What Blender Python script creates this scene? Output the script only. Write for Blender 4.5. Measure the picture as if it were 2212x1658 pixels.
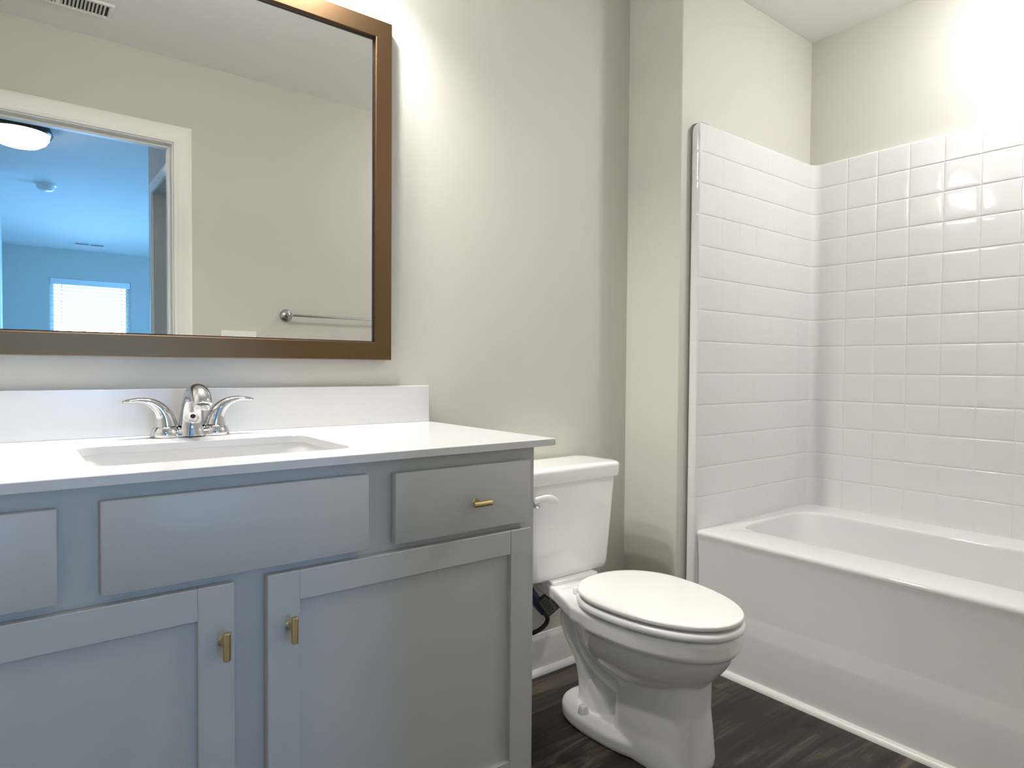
import bpy, bmesh, math, random
from mathutils import Vector, Matrix
from math import pi, sin, cos

for o in list(bpy.data.objects):
    bpy.data.objects.remove(o, do_unlink=True)
S = bpy.context.scene
COL = S.collection

# ------------------------------------------------------------------ camera
YAW, PITCH, ROLL = 0.6607, -0.0246, 0.0074
fwd = Vector((sin(YAW) * cos(PITCH), cos(YAW) * cos(PITCH), sin(PITCH)))
rgt = Vector((cos(YAW), -sin(YAW), 0))
upv = rgt.cross(fwd)
r2 = cos(ROLL) * rgt + sin(ROLL) * upv
u2 = -sin(ROLL) * rgt + cos(ROLL) * upv
cam_data = bpy.data.cameras.new('camera')
cam_data.sensor_width = 36.0
cam_data.lens = 1399.73 / 2212 * 36.0
cam_data.clip_start = 0.01
cam = bpy.data.objects.new('camera', cam_data)
COL.objects.link(cam)
M = Matrix((r2, u2, -fwd)).transposed().to_4x4()
M.translation = Vector((-1.8513, -1.6771, 1.040))
cam.matrix_world = M
S.camera = cam

# ------------------------------------------------------------------ view, world, daylight
S.view_settings.view_transform = 'Standard'
S.view_settings.look = 'None'
S.view_settings.exposure = 0.0
S.view_settings.gamma = 1.0
S.view_settings.use_curve_mapping = False
S.cycles.use_denoising = True
S.cycles.max_bounces = 14
S.cycles.diffuse_bounces = 8
S.cycles.glossy_bounces = 8
S.cycles.sample_clamp_indirect = 8.0
S.cycles.caustics_reflective = False
S.cycles.caustics_refractive = False

W = bpy.data.worlds.new('daylight_sky')
S.world = W
W.use_nodes = True
bg = W.node_tree.nodes['Background']
bg.inputs['Color'].default_value = (0.36, 0.68, 1.0, 1)
bg.inputs['Strength'].default_value = 6.0

BULB_STRENGTH = 1320.0
SHADE_STRENGTH = 44.0
CAN_STRENGTH = 205.0
BEDROOM_SHADE = 8.0
DAY_COLOR = (0.08, 0.41, 1.0)
SKY_WATTS = 46.0
WIN1_WATTS = 30.0
WIN2_WATTS = 205.0


def area_light(name, loc, target, sx, sy, watts, color, shape='RECTANGLE', spread=pi):
    l = bpy.data.lights.new(name, 'AREA')
    l.shape = shape
    l.size = sx
    if shape in ('RECTANGLE', 'ELLIPSE'):
        l.size_y = sy
    l.energy = watts
    l.color = color
    l.spread = spread
    o = bpy.data.objects.new(name, l)
    COL.objects.link(o)
    o.location = loc
    d = Vector(target) - Vector(loc)
    o.rotation_euler = d.to_track_quat('-Z', 'Y').to_euler()
    return o


# daylight outside the two bedroom windows
area_light('daylight_far_window', (-1.03, -8.75, 0.75), (-1.03, -6.4, 2.4), 1.6, 1.3, WIN1_WATTS, DAY_COLOR)
area_light('daylight_side_window', (2.35, -5.6, 1.4), (-1.0, -5.3, 1.5), 1.8, 1.5, WIN2_WATTS, DAY_COLOR)

area_light('daylight_sky_far', (-1.03, -8.55, 1.45), (-1.55, -1.0, 1.0), 1.0, 1.2, SKY_WATTS, (0.27, 0.52, 1.0), spread=math.radians(80))

# ------------------------------------------------------------------ materials
def new_mat(name):
    m = bpy.data.materials.new(name)
    m.use_nodes = True
    nt = m.node_tree
    return m, nt, nt.nodes['Principled BSDF']


def mat(name, col, rough=0.5, metal=0.0, spec=0.5, bump=0.0, bscale=200.0, coat=0.0, var=0.0):
    m, nt, b = new_mat(name)
    b.inputs['Base Color'].default_value = (*col, 1)
    b.inputs['Roughness'].default_value = rough
    b.inputs['Metallic'].default_value = metal
    b.inputs['Specular IOR Level'].default_value = spec
    if coat:
        b.inputs['Coat Weight'].default_value = coat
        b.inputs['Coat Roughness'].default_value = 0.05
    tc = nt.nodes.new('ShaderNodeTexCoord')
    nz = nt.nodes.new('ShaderNodeTexNoise')
    nz.inputs['Scale'].default_value = bscale
    nz.inputs['Detail'].default_value = 3.0
    nt.links.new(tc.outputs['Object'], nz.inputs['Vector'])
    if bump:
        bp = nt.nodes.new('ShaderNodeBump')
        bp.inputs['Strength'].default_value = bump
        bp.inputs['Distance'].default_value = 0.002
        nt.links.new(nz.outputs['Fac'], bp.inputs['Height'])
        nt.links.new(bp.outputs['Normal'], b.inputs['Normal'])
    if var:
        n2 = nt.nodes.new('ShaderNodeTexNoise')
        n2.inputs['Scale'].default_value = 3.0
        nt.links.new(tc.outputs['Object'], n2.inputs['Vector'])
        mx = nt.nodes.new('ShaderNodeMix')
        mx.data_type = 'RGBA'
        mx.inputs['A'].default_value = (*[c * (1 - var) for c in col], 1)
        mx.inputs['B'].default_value = (*[min(1, c * (1 + var)) for c in col], 1)
        nt.links.new(n2.outputs['Fac'], mx.inputs['Factor'])
        nt.links.new(mx.outputs['Result'], b.inputs['Base Color'])
    return m


def emit(name, col, strength):
    m = bpy.data.materials.new(name)
    m.use_nodes = True
    nt = m.node_tree
    nt.nodes.clear()
    e = nt.nodes.new('ShaderNodeEmission')
    e.inputs['Color'].default_value = (*col, 1)
    e.inputs['Strength'].default_value = strength
    out = nt.nodes.new('ShaderNodeOutputMaterial')
    nt.links.new(e.outputs[0], out.inputs[0])
    return m


WALL = mat('wall_paint', (0.60, 0.583, 0.537), 0.6, bump=0.12, bscale=350, var=0.015)
CEIL = mat('ceiling_paint', (0.81, 0.815, 0.80), 0.8, bump=0.1, bscale=250)
TRIM = mat('trim_paint', (0.86, 0.85, 0.815), 0.35, bump=0.02)
CAB = mat('cabinet_paint', (0.50, 0.505, 0.495), 0.38, bump=0.03, bscale=500, var=0.01)
QUARTZ = mat('white_quartz', (0.66, 0.66, 0.66), 0.18, var=0.01)
PORC = mat('porcelain', (0.86, 0.855, 0.84), 0.08, coat=0.3)
SEATM = mat('seat_plastic', (0.84, 0.84, 0.82), 0.16)
ACRYL = mat('acrylic_white', (0.735, 0.73, 0.725), 0.07)
CHROME = mat('chrome', (0.66, 0.66, 0.68), 0.05, metal=1.0)
NICKEL = mat('satin_nickel', (0.45, 0.44, 0.43), 0.25, metal=1.0)
DARK = mat('dark_void', (0.012, 0.012, 0.012), 0.6)
LINER = mat('frame_liner', (0.02, 0.013, 0.01), 0.25)
BLUEP = mat('blue_plastic', (0.008, 0.02, 0.16), 0.35)
RUBBER = mat('black_braid', (0.015, 0.013, 0.014), 0.5, bump=0.5, bscale=900)
TAGM = mat('tag_card', (0.16, 0.165, 0.165), 0.45)
TAGD = mat('tag_print', (0.02, 0.02, 0.022), 0.5)
PLASTIC = mat('white_plastic', (0.78, 0.78, 0.75), 0.3)
CARPET = mat('bedroom_carpet', (0.42, 0.39, 0.35), 0.95, bump=0.6, bscale=600)
BLIND = mat('blind_vinyl', (0.86, 0.87, 0.87), 0.4)
GLASSM = bpy.data.materials.new('window_glass')
GLASSM.use_nodes = True
_nt = GLASSM.node_tree
_nt.nodes.clear()
_t = _nt.nodes.new('ShaderNodeBsdfTransparent')
_t.inputs['Color'].default_value = (0.94, 0.96, 0.96, 1)
_g = _nt.nodes.new('ShaderNodeBsdfGlossy')
_g.inputs['Roughness'].default_value = 0.0
_f = _nt.nodes.new('ShaderNodeFresnel')
_f.inputs['IOR'].default_value = 1.45
_m = _nt.nodes.new('ShaderNodeMixShader')
_o = _nt.nodes.new('ShaderNodeOutputMaterial')
_nt.links.new(_f.outputs[0], _m.inputs[0])
_nt.links.new(_t.outputs[0], _m.inputs[1])
_nt.links.new(_g.outputs[0], _m.inputs[2])
_nt.links.new(_m.outputs[0], _o.inputs[0])

MIRROR = mat('mirror_silver', (0.88, 0.89, 0.87), 0.0, metal=1.0)


def brushed(name, col, rough):
    m, nt, b = new_mat(name)
    b.inputs['Base Color'].default_value = (*col, 1)
    b.inputs['Metallic'].default_value = 1.0
    b.inputs['Roughness'].default_value = rough
    tc = nt.nodes.new('ShaderNodeTexCoord')
    mp = nt.nodes.new('ShaderNodeMapping')
    mp.inputs['Scale'].default_value = (4, 4, 900)
    nz = nt.nodes.new('ShaderNodeTexNoise')
    nz.inputs['Scale'].default_value = 1.0
    nt.links.new(tc.outputs['Object'], mp.inputs['Vector'])
    nt.links.new(mp.outputs['Vector'], nz.inputs['Vector'])
    bp = nt.nodes.new('ShaderNodeBump')
    bp.inputs['Strength'].default_value = 0.05
    bp.inputs['Distance'].default_value = 0.001
    nt.links.new(nz.outputs['Fac'], bp.inputs['Height'])
    nt.links.new(bp.outputs['Normal'], b.inputs['Normal'])
    return m


BRONZE = brushed('brushed_bronze', (0.155, 0.097, 0.053), 0.40)
BRASS = brushed('brushed_brass', (0.62, 0.48, 0.25), 0.20)


def wood_floor():
    m, nt, b = new_mat('dark_vinyl_plank')
    L = nt.links
    tc = nt.nodes.new('ShaderNodeTexCoord')
    br = nt.nodes.new('ShaderNodeTexBrick')
    br.inputs['Scale'].default_value = 1.0
    br.inputs['Brick Width'].default_value = 1.22
    br.inputs['Row Height'].default_value = 0.152
    br.inputs['Mortar Size'].default_value = 0.0014
    br.inputs['Mortar Smooth'].default_value = 0.2
    br.inputs['Bias'].default_value = 0.0
    br.offset = 0.37
    br.offset_frequency = 2
    br.inputs['Color1'].default_value = (0.0, 0.0, 0.0, 1)
    br.inputs['Color2'].default_value = (1.0, 1.0, 1.0, 1)
    br.inputs['Mortar'].default_value = (0.0, 0.0, 0.0, 1)
    L.new(tc.outputs['Object'], br.inputs['Vector'])
    # per-plank shift of the grain
    vm = nt.nodes.new('ShaderNodeVectorMath')
    vm.operation = 'SCALE'
    vm.inputs['Scale'].default_value = 7.3
    L.new(br.outputs['Color'], vm.inputs[0])
    ad = nt.nodes.new('ShaderNodeVectorMath')
    ad.operation = 'ADD'
    L.new(tc.outputs['Object'], ad.inputs[0])
    L.new(vm.outputs[0], ad.inputs[1])
    mp = nt.nodes.new('ShaderNodeMapping')
    mp.inputs['Scale'].default_value = (1.0, 7.0, 1.0)
    L.new(ad.outputs[0], mp.inputs['Vector'])
    n1 = nt.nodes.new('ShaderNodeTexNoise')
    n1.inputs['Scale'].default_value = 1.25
    n1.inputs['Detail'].default_value = 8
    n1.inputs['Roughness'].default_value = 0.65
    n1.inputs['Distortion'].default_value = 2.4
    L.new(mp.outputs[0], n1.inputs['Vector'])
    mp2 = nt.nodes.new('ShaderNodeMapping')
    mp2.inputs['Scale'].default_value = (4.0, 120.0, 1.0)
    L.new(ad.outputs[0], mp2.inputs['Vector'])
    n2 = nt.nodes.new('ShaderNodeTexNoise')
    n2.inputs['Scale'].default_value = 1.2
    n2.inputs['Detail'].default_value = 5
    L.new(mp2.outputs[0], n2.inputs['Vector'])
    rp = nt.nodes.new('ShaderNodeValToRGB')
    e = rp.color_ramp.elements
    e[0].position, e[0].color = 0.33, (0.010, 0.007, 0.0055, 1)
    e[1].position, e[1].color = 0.68, (0.145, 0.110, 0.083, 1)
    k = e.new(0.52)
    k.color = (0.034, 0.0235, 0.0170, 1)
    mx = nt.nodes.new('ShaderNodeMath')
    mx.operation = 'MULTIPLY_ADD'
    mx.inputs[1].default_value = 0.28
    L.new(n2.outputs['Fac'], mx.inputs[0])
    sb = nt.nodes.new('ShaderNodeMath')
    sb.operation = 'SUBTRACT'
    sb.inputs[1].default_value = 0.14
    L.new(n1.outputs['Fac'], sb.inputs[0])
    L.new(sb.outputs[0], mx.inputs[2])
    # plank tone
    tn = nt.nodes.new('ShaderNodeMath')
    tn.operation = 'MULTIPLY_ADD'
    tn.inputs[1].default_value = 0.17
    L.new(br.outputs['Color'], tn.inputs[0])
    L.new(mx.outputs[0], tn.inputs[2])
    s2 = nt.nodes.new('ShaderNodeMath')
    s2.operation = 'SUBTRACT'
    s2.inputs[1].default_value = 0.075
    L.new(tn.outputs[0], s2.inputs[0])
    L.new(s2.outputs[0], rp.inputs['Fac'])
    mm = nt.nodes.new('ShaderNodeMix')
    mm.data_type = 'RGBA'
    mm.inputs['B'].default_value = (0.010, 0.008, 0.007, 1)
    L.new(br.outputs['Fac'], mm.inputs['Factor'])
    L.new(rp.outputs['Color'], mm.inputs['A'])
    L.new(mm.outputs['Result'], b.inputs['Base Color'])
    b.inputs['Roughness'].default_value = 0.42
    bp = nt.nodes.new('ShaderNodeBump')
    bp.inputs['Strength'].default_value = 0.15
    bp.inputs['Distance'].default_value = 0.001
    L.new(mx.outputs[0], bp.inputs['Height'])
    L.new(bp.outputs['Normal'], b.inputs['Normal'])
    return m


PLANK = wood_floor()

# ------------------------------------------------------------------ mesh helpers
def absorb(bm, tmp):
    me = bpy.data.meshes.new('tmp')
    tmp.to_mesh(me)
    tmp.free()
    bm.from_mesh(me)
    bpy.data.meshes.remove(me)
    return bm


def box(bm, x0, x1, y0, y1, z0, z1, bev=0.0, seg=2):
    t = bmesh.new()
    bmesh.ops.create_cube(t, size=1.0)
    for v in t.verts:
        v.co = Vector(((x0 + x1) / 2 + v.co.x * (x1 - x0), (y0 + y1) / 2 + v.co.y * (y1 - y0), (z0 + z1) / 2 + v.co.z * (z1 - z0)))
    if bev > 0:
        bmesh.ops.bevel(t, geom=list(t.edges), offset=bev, segments=seg, profile=0.5, affect='EDGES')
    return absorb(bm, t)


def loft(bm, rings, cap0=True, cap1=True):
    vr = [[bm.verts.new(p) for p in r] for r in rings]
    n = len(rings[0])
    for a, b in zip(vr[:-1], vr[1:]):
        for i in range(n):
            j = (i + 1) % n
            bm.faces.new((a[i], a[j], b[j], b[i]))
    if cap0:
        bm.faces.new(list(reversed(vr[0])))
    if cap1:
        bm.faces.new(vr[-1])
    return bm


def tube(bm, pts, ra, rb=None, n=20, side=None, caps=True):
    """sweep an ellipse along pts; rb is the half width along `side`, ra across it"""
    pts = [Vector(p) for p in pts]
    k = len(pts)
    ra = ra if isinstance(ra, (list, tuple)) else [ra] * k
    rb = ra if rb is None else (rb if isinstance(rb, (list, tuple)) else [rb] * k)
    rings = []
    prev = None
    for i, p in enumerate(pts):
        t = (pts[min(i + 1, k - 1)] - pts[max(i - 1, 0)]).normalized()
        if side is not None:
            s = Vector(side)
        else:
            s = prev if prev is not None else (Vector((0, 0, 1)) if abs(t.z) < 0.9 else Vector((1, 0, 0)))
        s = (s - t * s.dot(t)).normalized()
        prev = s
        u = t.cross(s).normalized()
        rings.append([p + s * rb[i] * cos(2 * pi * q / n) + u * ra[i] * sin(2 * pi * q / n) for q in range(n)])
    return loft(bm, rings, caps, caps)


def spline(pts, m=8):
    """Catmull-Rom through tuples of any length"""
    out = []
    P = [pts[0]] + list(pts) + [pts[-1]]
    for i in range(1, len(P) - 2):
        for q in range(m):
            t = q / m
            out.append(tuple(0.5 * ((2 * b) + (-a + c) * t + (2 * a - 5 * b + 4 * c - d) * t * t + (-a + 3 * b - 3 * c + d) * t ** 3)
                             for a, b, c, d in zip(P[i - 1], P[i], P[i + 1], P[i + 2])))
    out.append(tuple(pts[-1]))
    return out


def lathe(bm, prof, origin, axis='z', n=32, cap0=True, cap1=True):
    o = Vector(origin)
    rings = []
    for r, h in prof:
        ring = []
        for q in range(n):
            a = 2 * pi * q / n
            c, s = r * cos(a), r * sin(a)
            ring.append(o + {'z': Vector((c, s, h)), 'y': Vector((c, h, s)), 'x': Vector((h, c, s))}[axis])
        rings.append(ring)
    return loft(bm, rings, cap0, cap1)


def rrect(x0, x1, y0, y1, r, z, n=10):
    out = []
    for cx, cy, a0 in ((x1 - r, y1 - r, 0), (x0 + r, y1 - r, pi / 2), (x0 + r, y0 + r, pi), (x1 - r, y0 + r, 3 * pi / 2)):
        for k in range(n + 1):
            a = a0 + pi / 2 * k / n
            out.append((cx + r * cos(a), cy + r * sin(a), z))
    return out


def egg(cx, yb, yf, yc, hw, z, nb=2.1, nf=2.1, n=96, dz=0.0):
    out = []
    for k in range(n):
        t = 2 * pi * k / n
        c, s = cos(t), sin(t)
        p = nb if s > 0 else nf
        x = cx + hw * math.copysign(abs(c) ** (2 / p), c)
        y = yc + (yb - yc) * abs(s) ** (2 / p) if s > 0 else yc - (yc - yf) * abs(s) ** (2 / p)
        out.append((x, y, z + dz * (y - yc)))
    return out


LOC = {}


def smooth(o, angle=35):
    me = o.data
    me.shade_smooth() if hasattr(me, 'shade_smooth') else None
    for p in me.polygons:
        p.use_smooth = True
    a = math.radians(angle)
    bm = bmesh.new()
    bm.from_mesh(me)
    for e in bm.edges:
        if len(e.link_faces) == 2:
            e.smooth = e.calc_face_angle(0) < a
    bm.to_mesh(me)
    bm.free()


def obj(name, bm, material, parent=None, angle=35, label=None):
    """ONE mesh object; vertices are given in world space"""
    bmesh.ops.recalc_face_normals(bm, faces=list(bm.faces))
    if parent is not None:
        base = LOC[parent.name]
    else:
        xs = [v.co.x for v in bm.verts]; ys = [v.co.y for v in bm.verts]; zs = [v.co.z for v in bm.verts]
        base = Vector(((min(xs) + max(xs)) / 2, (min(ys) + max(ys)) / 2, min(zs)))
    bmesh.ops.translate(bm, verts=list(bm.verts), vec=-base)
    me = bpy.data.meshes.new(name)
    bm.to_mesh(me)
    bm.free()
    me.materials.append(material)
    o = bpy.data.objects.new(name, me)
    COL.objects.link(o)
    if parent is None:
        o.location = base
    else:
        o.parent = parent
    LOC[o.name] = base
    smooth(o, angle)
    if label:
        o['label'] = label
    return o


def thing(name, label, cat, loc, group=None):
    o = bpy.data.objects.new(name, None)
    o.empty_display_size = 0.05
    COL.objects.link(o)
    o.location = loc
    LOC[o.name] = Vector(loc)
    o['label'] = label
    o['category'] = cat
    if group:
        o['group'] = group
    return o


def tag(o, label, cat, group=None):
    o['label'] = label
    o['category'] = cat
    if group:
        o['group'] = group
    return o


def struct(name, bm, m, label, cat, parent=None):
    o = obj(name, bm, m, parent)
    if parent is None:
        o['kind'] = 'structure'
        o['label'] = label
        o['category'] = cat
    return o


NB = bmesh.new
H = 2.438          # ceiling
YW = -1.667        # inner face of the door wall
YB = -1.782        # bedroom face of the door wall
XB = 0.8747        # wall behind the tub
DJ = 0.243         # depth of the jog beside the toilet
DX0, DX1, DZ = -2.01, -1.253, 2.052      # bathroom doorway

# ------------------------------------------------------------------ room shell
struct('floor', box(NB(), -2.6, 1.0, YW - 0.05, 0.1, -0.06, 0.0), PLANK, 'dark brown wood-look plank floor of the bathroom', 'floor')
struct('floor_bedroom', box(NB(), -2.7, 1.75, -8.1, YW - 0.05, -0.06, 0.0), CARPET, 'beige carpet floor of the room beyond the doorway', 'floor')
struct('ceiling', box(NB(), -2.6, 1.0, YB + 0.05, 0.1, H, H + 0.08), CEIL, 'white bathroom ceiling above the tub and vanity', 'ceiling')
struct('ceiling_bedroom', box(NB(), -2.7, 1.75, -8.1, YB + 0.05, H, H + 0.08), CEIL, 'white bedroom ceiling seen through the doorway in the mirror', 'ceiling')
struct('wall_back', box(NB(), -2.3, 0.0, 0.0, 0.1, 0.0, H), WALL, 'greige wall behind the mirror, vanity and toilet', 'wall')
struct('wall_jog', box(NB(), 0.0, 0.98, -DJ, 0.1, 0.0, H, 0.002, 1), WALL, 'greige jog wall between the toilet and the end of the tub', 'wall')
struct('wall_right', box(NB(), XB, 0.98, YW, -DJ, 0.0, H), WALL, 'greige wall above the long side of the tub surround', 'wall')
struct('wall_left', box(NB(), -2.3, -2.165, YW, 0.0, 0.0, H), WALL, 'greige side wall at the left end of the vanity', 'wall')
b = NB()
box(b, -2.6, DX0 - 0.018, YB, YW, 0, H)
box(b, DX1 + 0.018, 0.98, YB, YW, 0, H)
box(b, DX0 - 0.018, DX1 + 0.018, YB, YW, DZ + 0.018, H)
struct('wall_front', b, WALL, 'greige wall with the doorway, opposite the mirror', 'wall')

# bedroom beyond the doorway
b = NB()
HX = -1.20
HD0, HD1, HZ = -2.46, -1.86, 2.0            # opening in the hall wall
box(b, HX, HX + 0.115, -2.636, HD0, 0, H)
box(b, HX, HX + 0.115, HD1, YB, 0, H)
box(b, HX, HX + 0.115, HD0, HD1, HZ, H)
struct('wall_hall', b, WALL, 'short bedroom wall beside the doorway holding a closed door', 'wall')
struct('wall_closet', box(NB(), HX + 0.115, 1.75, -2.636, -2.52, 0, H), WALL, 'bedroom wall turning off behind the closet door', 'wall')
WX0, WX1, WZ0, WZ1 = -1.453, -0.609, 0.90, 2.085
YF = -7.91
b = NB()
box(b, -2.7, WX0, YF - 0.13, YF, 0, H)
box(b, WX1, 1.75, YF - 0.13, YF, 0, H)
box(b, WX0, WX1, YF - 0.13, YF, 0, WZ0)
box(b, WX0, WX1, YF - 0.13, YF, WZ1, H)
struct('wall_far', b, WALL, 'far bedroom wall holding the window with blinds', 'wall')
b = NB()
box(b, 1.62, 1.75, YF, -6.5, 0, H)
box(b, 1.62, 1.75, -4.7, -2.52, 0, H)
box(b, 1.62, 1.75, -6.5, -4.7, 0, 0.7)
box(b, 1.62, 1.75, -6.5, -4.7, 2.1, H)
struct('wall_bedroom_right', b, WALL, 'bedroom side wall with a window, out of the picture', 'wall')
b = NB()
box(b, -2.7, -2.6, -4.3, YB, 0, H)
box(b, -2.7, -1.895, YF, -4.3, 0, H)
struct('wall_bedroom_left', b, WALL, 'bedroom side wall left of the window with blinds', 'wall')


def casing(bm, x0, x1, ztop, y, sgn, prof):
    """moulded casing around an opening in a y = const wall; prof = (offset from the edge, thickness)"""
    rows = []
    for w, t in prof:
        yy = y + sgn * t
        rows.append([bm.verts.new(p) for p in ((x0 - w, yy, 0), (x0 - w, yy, ztop + w), (x1 + w, yy, ztop + w), (x1 + w, yy, 0))])
    for a, c in zip(rows[:-1], rows[1:]):
        for i in range(3):
            bm.faces.new((a[i], a[i + 1], c[i + 1], c[i]))
    return bm


PROF = [(0.004, 0.0), (0.005, 0.010), (0.009, 0.0125), (0.014, 0.0125), (0.016, 0.0105), (0.019, 0.0105),
        (0.022, 0.0125), (0.030, 0.0135), (0.050, 0.0165), (0.066, 0.0185), (0.076, 0.0185), (0.0795, 0.0165), (0.081, 0.0)]
b = casing(NB(), DX0, DX1, DZ, YW, 1, PROF)
casing(b, DX0, DX1, DZ, YB, -1, PROF)
d1 = struct('door_1', b, TRIM, 'white moulded casing of the bathroom doorway seen in the mirror', 'door frame')
b = NB()
for (a, c, z0, z1) in ((DX0 - 0.018, DX0, 0, DZ + 0.018), (DX1, DX1 + 0.018, 0, DZ + 0.018), (DX0, DX1, DZ, DZ + 0.018)):
    box(b, a, c, YB, YW, z0, z1)
struct('jamb', b, TRIM, '', '', d1)
b = NB()
for (a, c, z0, z1) in ((DX0, DX0 + 0.012, 0, DZ), (DX1 - 0.012, DX1, 0, DZ), (DX0 + 0.012, DX1 - 0.012, DZ - 0.012, DZ)):
    box(b, a, c, YW - 0.075, YW - 0.042, z0, z1, 0.002, 1)
struct('door_stop', b, TRIM, '', '', d1)

# closed door in the hall wall
b = NB()
for w0, w1, t in ((0.0, 0.062, 0.016),):
    box(b, HX - t, HX, HD0 - w1, HD0 - w0, 0, HZ + w1, 0.004, 2)
    box(b, HX - t, HX, HD1 + w0, min(HD1 + w1, YB - 0.02), 0, HZ + w1, 0.004, 2)
    box(b, HX - t, HX, HD0 - w0, HD1 + w0, HZ + w0, HZ + w1, 0.004, 2)
d2 = struct('door_2', b, TRIM, 'white cased closet door in the short bedroom wall, seen in the mirror', 'door')
b = NB()
box(b, HX + 0.075, HX + 0.11, HD0 + 0.003, HD1 - 0.003, 0.01, HZ - 0.004)
for z0, z1 in ((0.2, 0.9), (1.05, 1.85)):
    box(b, HX + 0.068, HX + 0.08, HD0 + 0.12, HD1 - 0.12, z0, z1, 0.006, 2)
struct('door_panel', b, TRIM, '', '', d2)

# baseboards and quarter rounds
def base_run(bm, x0, x1, y0, y1, h=0.135):
    box(bm, x0, x1, y0, y1, 0, h - 0.02)
    return bm


b = NB()
prof = [(0.0, 0.0), (0.013, 0.0), (0.013, 0.103), (0.0115, 0.107), (0.0115, 0.112), (0.009, 0.119), (0.0055, 0.124), (0.004, 0.131), (0.0, 0.133)]
loft(b, [[(x, -t, z) for t, z in prof] for x in (-0.915, -0.0005)])
bb = struct('baseboard_back', b, TRIM, 'white baseboard on the wall behind the toilet', 'baseboard')
q = [(0.0, 0.0)] + [(0.017 * cos(a), 0.019 * sin(a)) for a in [pi / 2 * k / 8 for k in range(9)]]
b = NB()
loft(b, [[(x, -0.013 - t, z) for t, z in q] for x in (-0.915, -0.013)])
struct('trim_1', b, TRIM, 'white quarter-round strip at the floor behind the toilet', 'trim')
b = NB()
loft(b, [[(-t, y, z) for t, z in prof] for y in (-DJ, -0.0005)])
struct('baseboard_jog', b, TRIM, 'white baseboard on the jog wall beside the toilet', 'baseboard')
b = NB()
loft(b, [[(0.0690 - t, y, z) for t, z in q] for y in (YW, -DJ + 0.02)])
struct('trim_2', b, TRIM, 'white quarter-round strip along the floor under the tub apron', 'trim')

# far window: frame, sash and pane
b = NB()
fw = 0.045
for (a, c, z0, z1) in ((WX0, WX0 + fw, WZ0, WZ1), (WX1 - fw, WX1, WZ0, WZ1), (WX0 + fw, WX1 - fw, WZ0, WZ0 + fw), (WX0 + fw, WX1 - fw, WZ1 - fw, WZ1), (WX0 + fw, WX1 - fw, 1.37, 1.41)):
    box(b, a, c, YF - 0.12, YF - 0.075, z0, z1, 0.003, 1)
w1 = struct('window_1', b, PLASTIC, 'bright bedroom window seen in the mirror through the doorway', 'window')
struct('pane', box(NB(), WX0 + fw, WX1 - fw, YF - 0.100, YF - 0.096, WZ0 + fw, WZ1 - fw), GLASSM, '', '', w1)
b = NB()
box(b, WX0 - 0.04, WX1 + 0.04, YF - 0.07, YF + 0.035, WZ0 - 0.02, WZ0, 0.004, 2)
struct('window_sill', b, TRIM, '', '', w1)
b = NB()
for (a, c, z0, z1) in ((-6.5, -6.45, 0.7, 2.1), (-4.75, -4.7, 0.7, 2.1), (-6.45, -4.75, 0.7, 0.75), (-6.45, -4.75, 2.05, 2.1), (-5.62, -5.58, 0.75, 2.05)):
    box(b, 1.66, 1.71, a, c, z0, z1, 0.003, 1)
w2 = struct('window_2', b, PLASTIC, 'side window of the bedroom, out of the picture', 'window')

# blind on the far window
bl = thing('window_blind', 'white slatted blind hanging in the bright bedroom window', 'blind', ((WX0 + WX1) / 2, YF - 0.04, WZ1))
obj('head_rail', box(NB(), WX0 + 0.004, WX1 - 0.004, YF - 0.062, YF - 0.004, 2.012, WZ1 - 0.001, 0.004, 2), BLIND, bl)
b = NB()
zz = 1.985
while zz > 0.95:
    ring0 = []
    cy, hw, tl = YF - 0.035, 0.022, 0.26
    pr = [(-hw * cos(tl), -hw * sin(tl)), (0, 0.0018), (hw * cos(tl), hw * sin(tl)), (hw * cos(tl), hw * sin(tl) - 0.0022), (0, -0.0004), (-hw * cos(tl), -hw * sin(tl) - 0.0022)]
    loft(b, [[(x, cy + p[0], zz + p[1]) for p in pr] for x in (WX0 + 0.008, WX1 - 0.008)])
    zz -= 0.043
obj('slats', b, BLIND, bl)
CORD = mat('cord_grey', (0.16, 0.22, 0.26), 0.7)
for x in (WX0 + 0.12, WX1 - 0.10):
    obj('ladder_cord', tube(NB(), [(x, YF - 0.006, 2.02), (x, YF - 0.006, 0.92)], 0.0026, n=8), CORD, bl)
obj('bottom_rail', box(NB(), WX0 + 0.008, WX1 - 0.008, YF - 0.058, YF - 0.012, 0.905, 0.925, 0.003, 2), BLIND, bl)

# ------------------------------------------------------------------ tub and surround
tub = thing('bathtub', 'white tub with a moulded square-tile surround in the alcove', 'bathtub', (0.45, -0.95, 0))
b = NB()
X1, Y0, Y1 = XB - 0.001, YW + 0.001, -DJ - 0.001
outer = [(0.0685, 0.0), (0.0685, 0.160), (0.0694, 0.171), (0.0782, 0.217), (0.0790, 0.224), (0.0775, 0.36), (0.0735, 0.430), (0.0705, 0.4480), (0.0672, 0.4560), (0.0668, 0.4600), (0.0685, 0.4655), (0.0730, 0.4695), (0.080, 0.4712)]
rings = [rrect(x, X1, Y0, Y1, 0.003, z, 14) for x, z in outer]
ix0, ix1, iy0, iy1 = 0.219, 0.712, -1.585, -0.322
inner = [(0.0, 0.4708, 0.095), (0.003, 0.4702, 0.096), (0.0058, 0.4685, 0.097), (0.0078, 0.4655, 0.098), (0.0090, 0.4600, 0.099), (0.016, 0.40, 0.105), (0.045, 0.28, 0.12), (0.062, 0.18, 0.13), (0.080, 0.145, 0.14), (0.12, 0.125, 0.14), (0.17, 0.12, 0.06)]
for d, z, r in inner:
    rings.append(rrect(ix0 + d, ix1 - d, iy0 + d, iy1 - d * 1.4, r, z, 14))
loft(b, rings)
obj('tub_shell', b, ACRYL, tub, 40)

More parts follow.
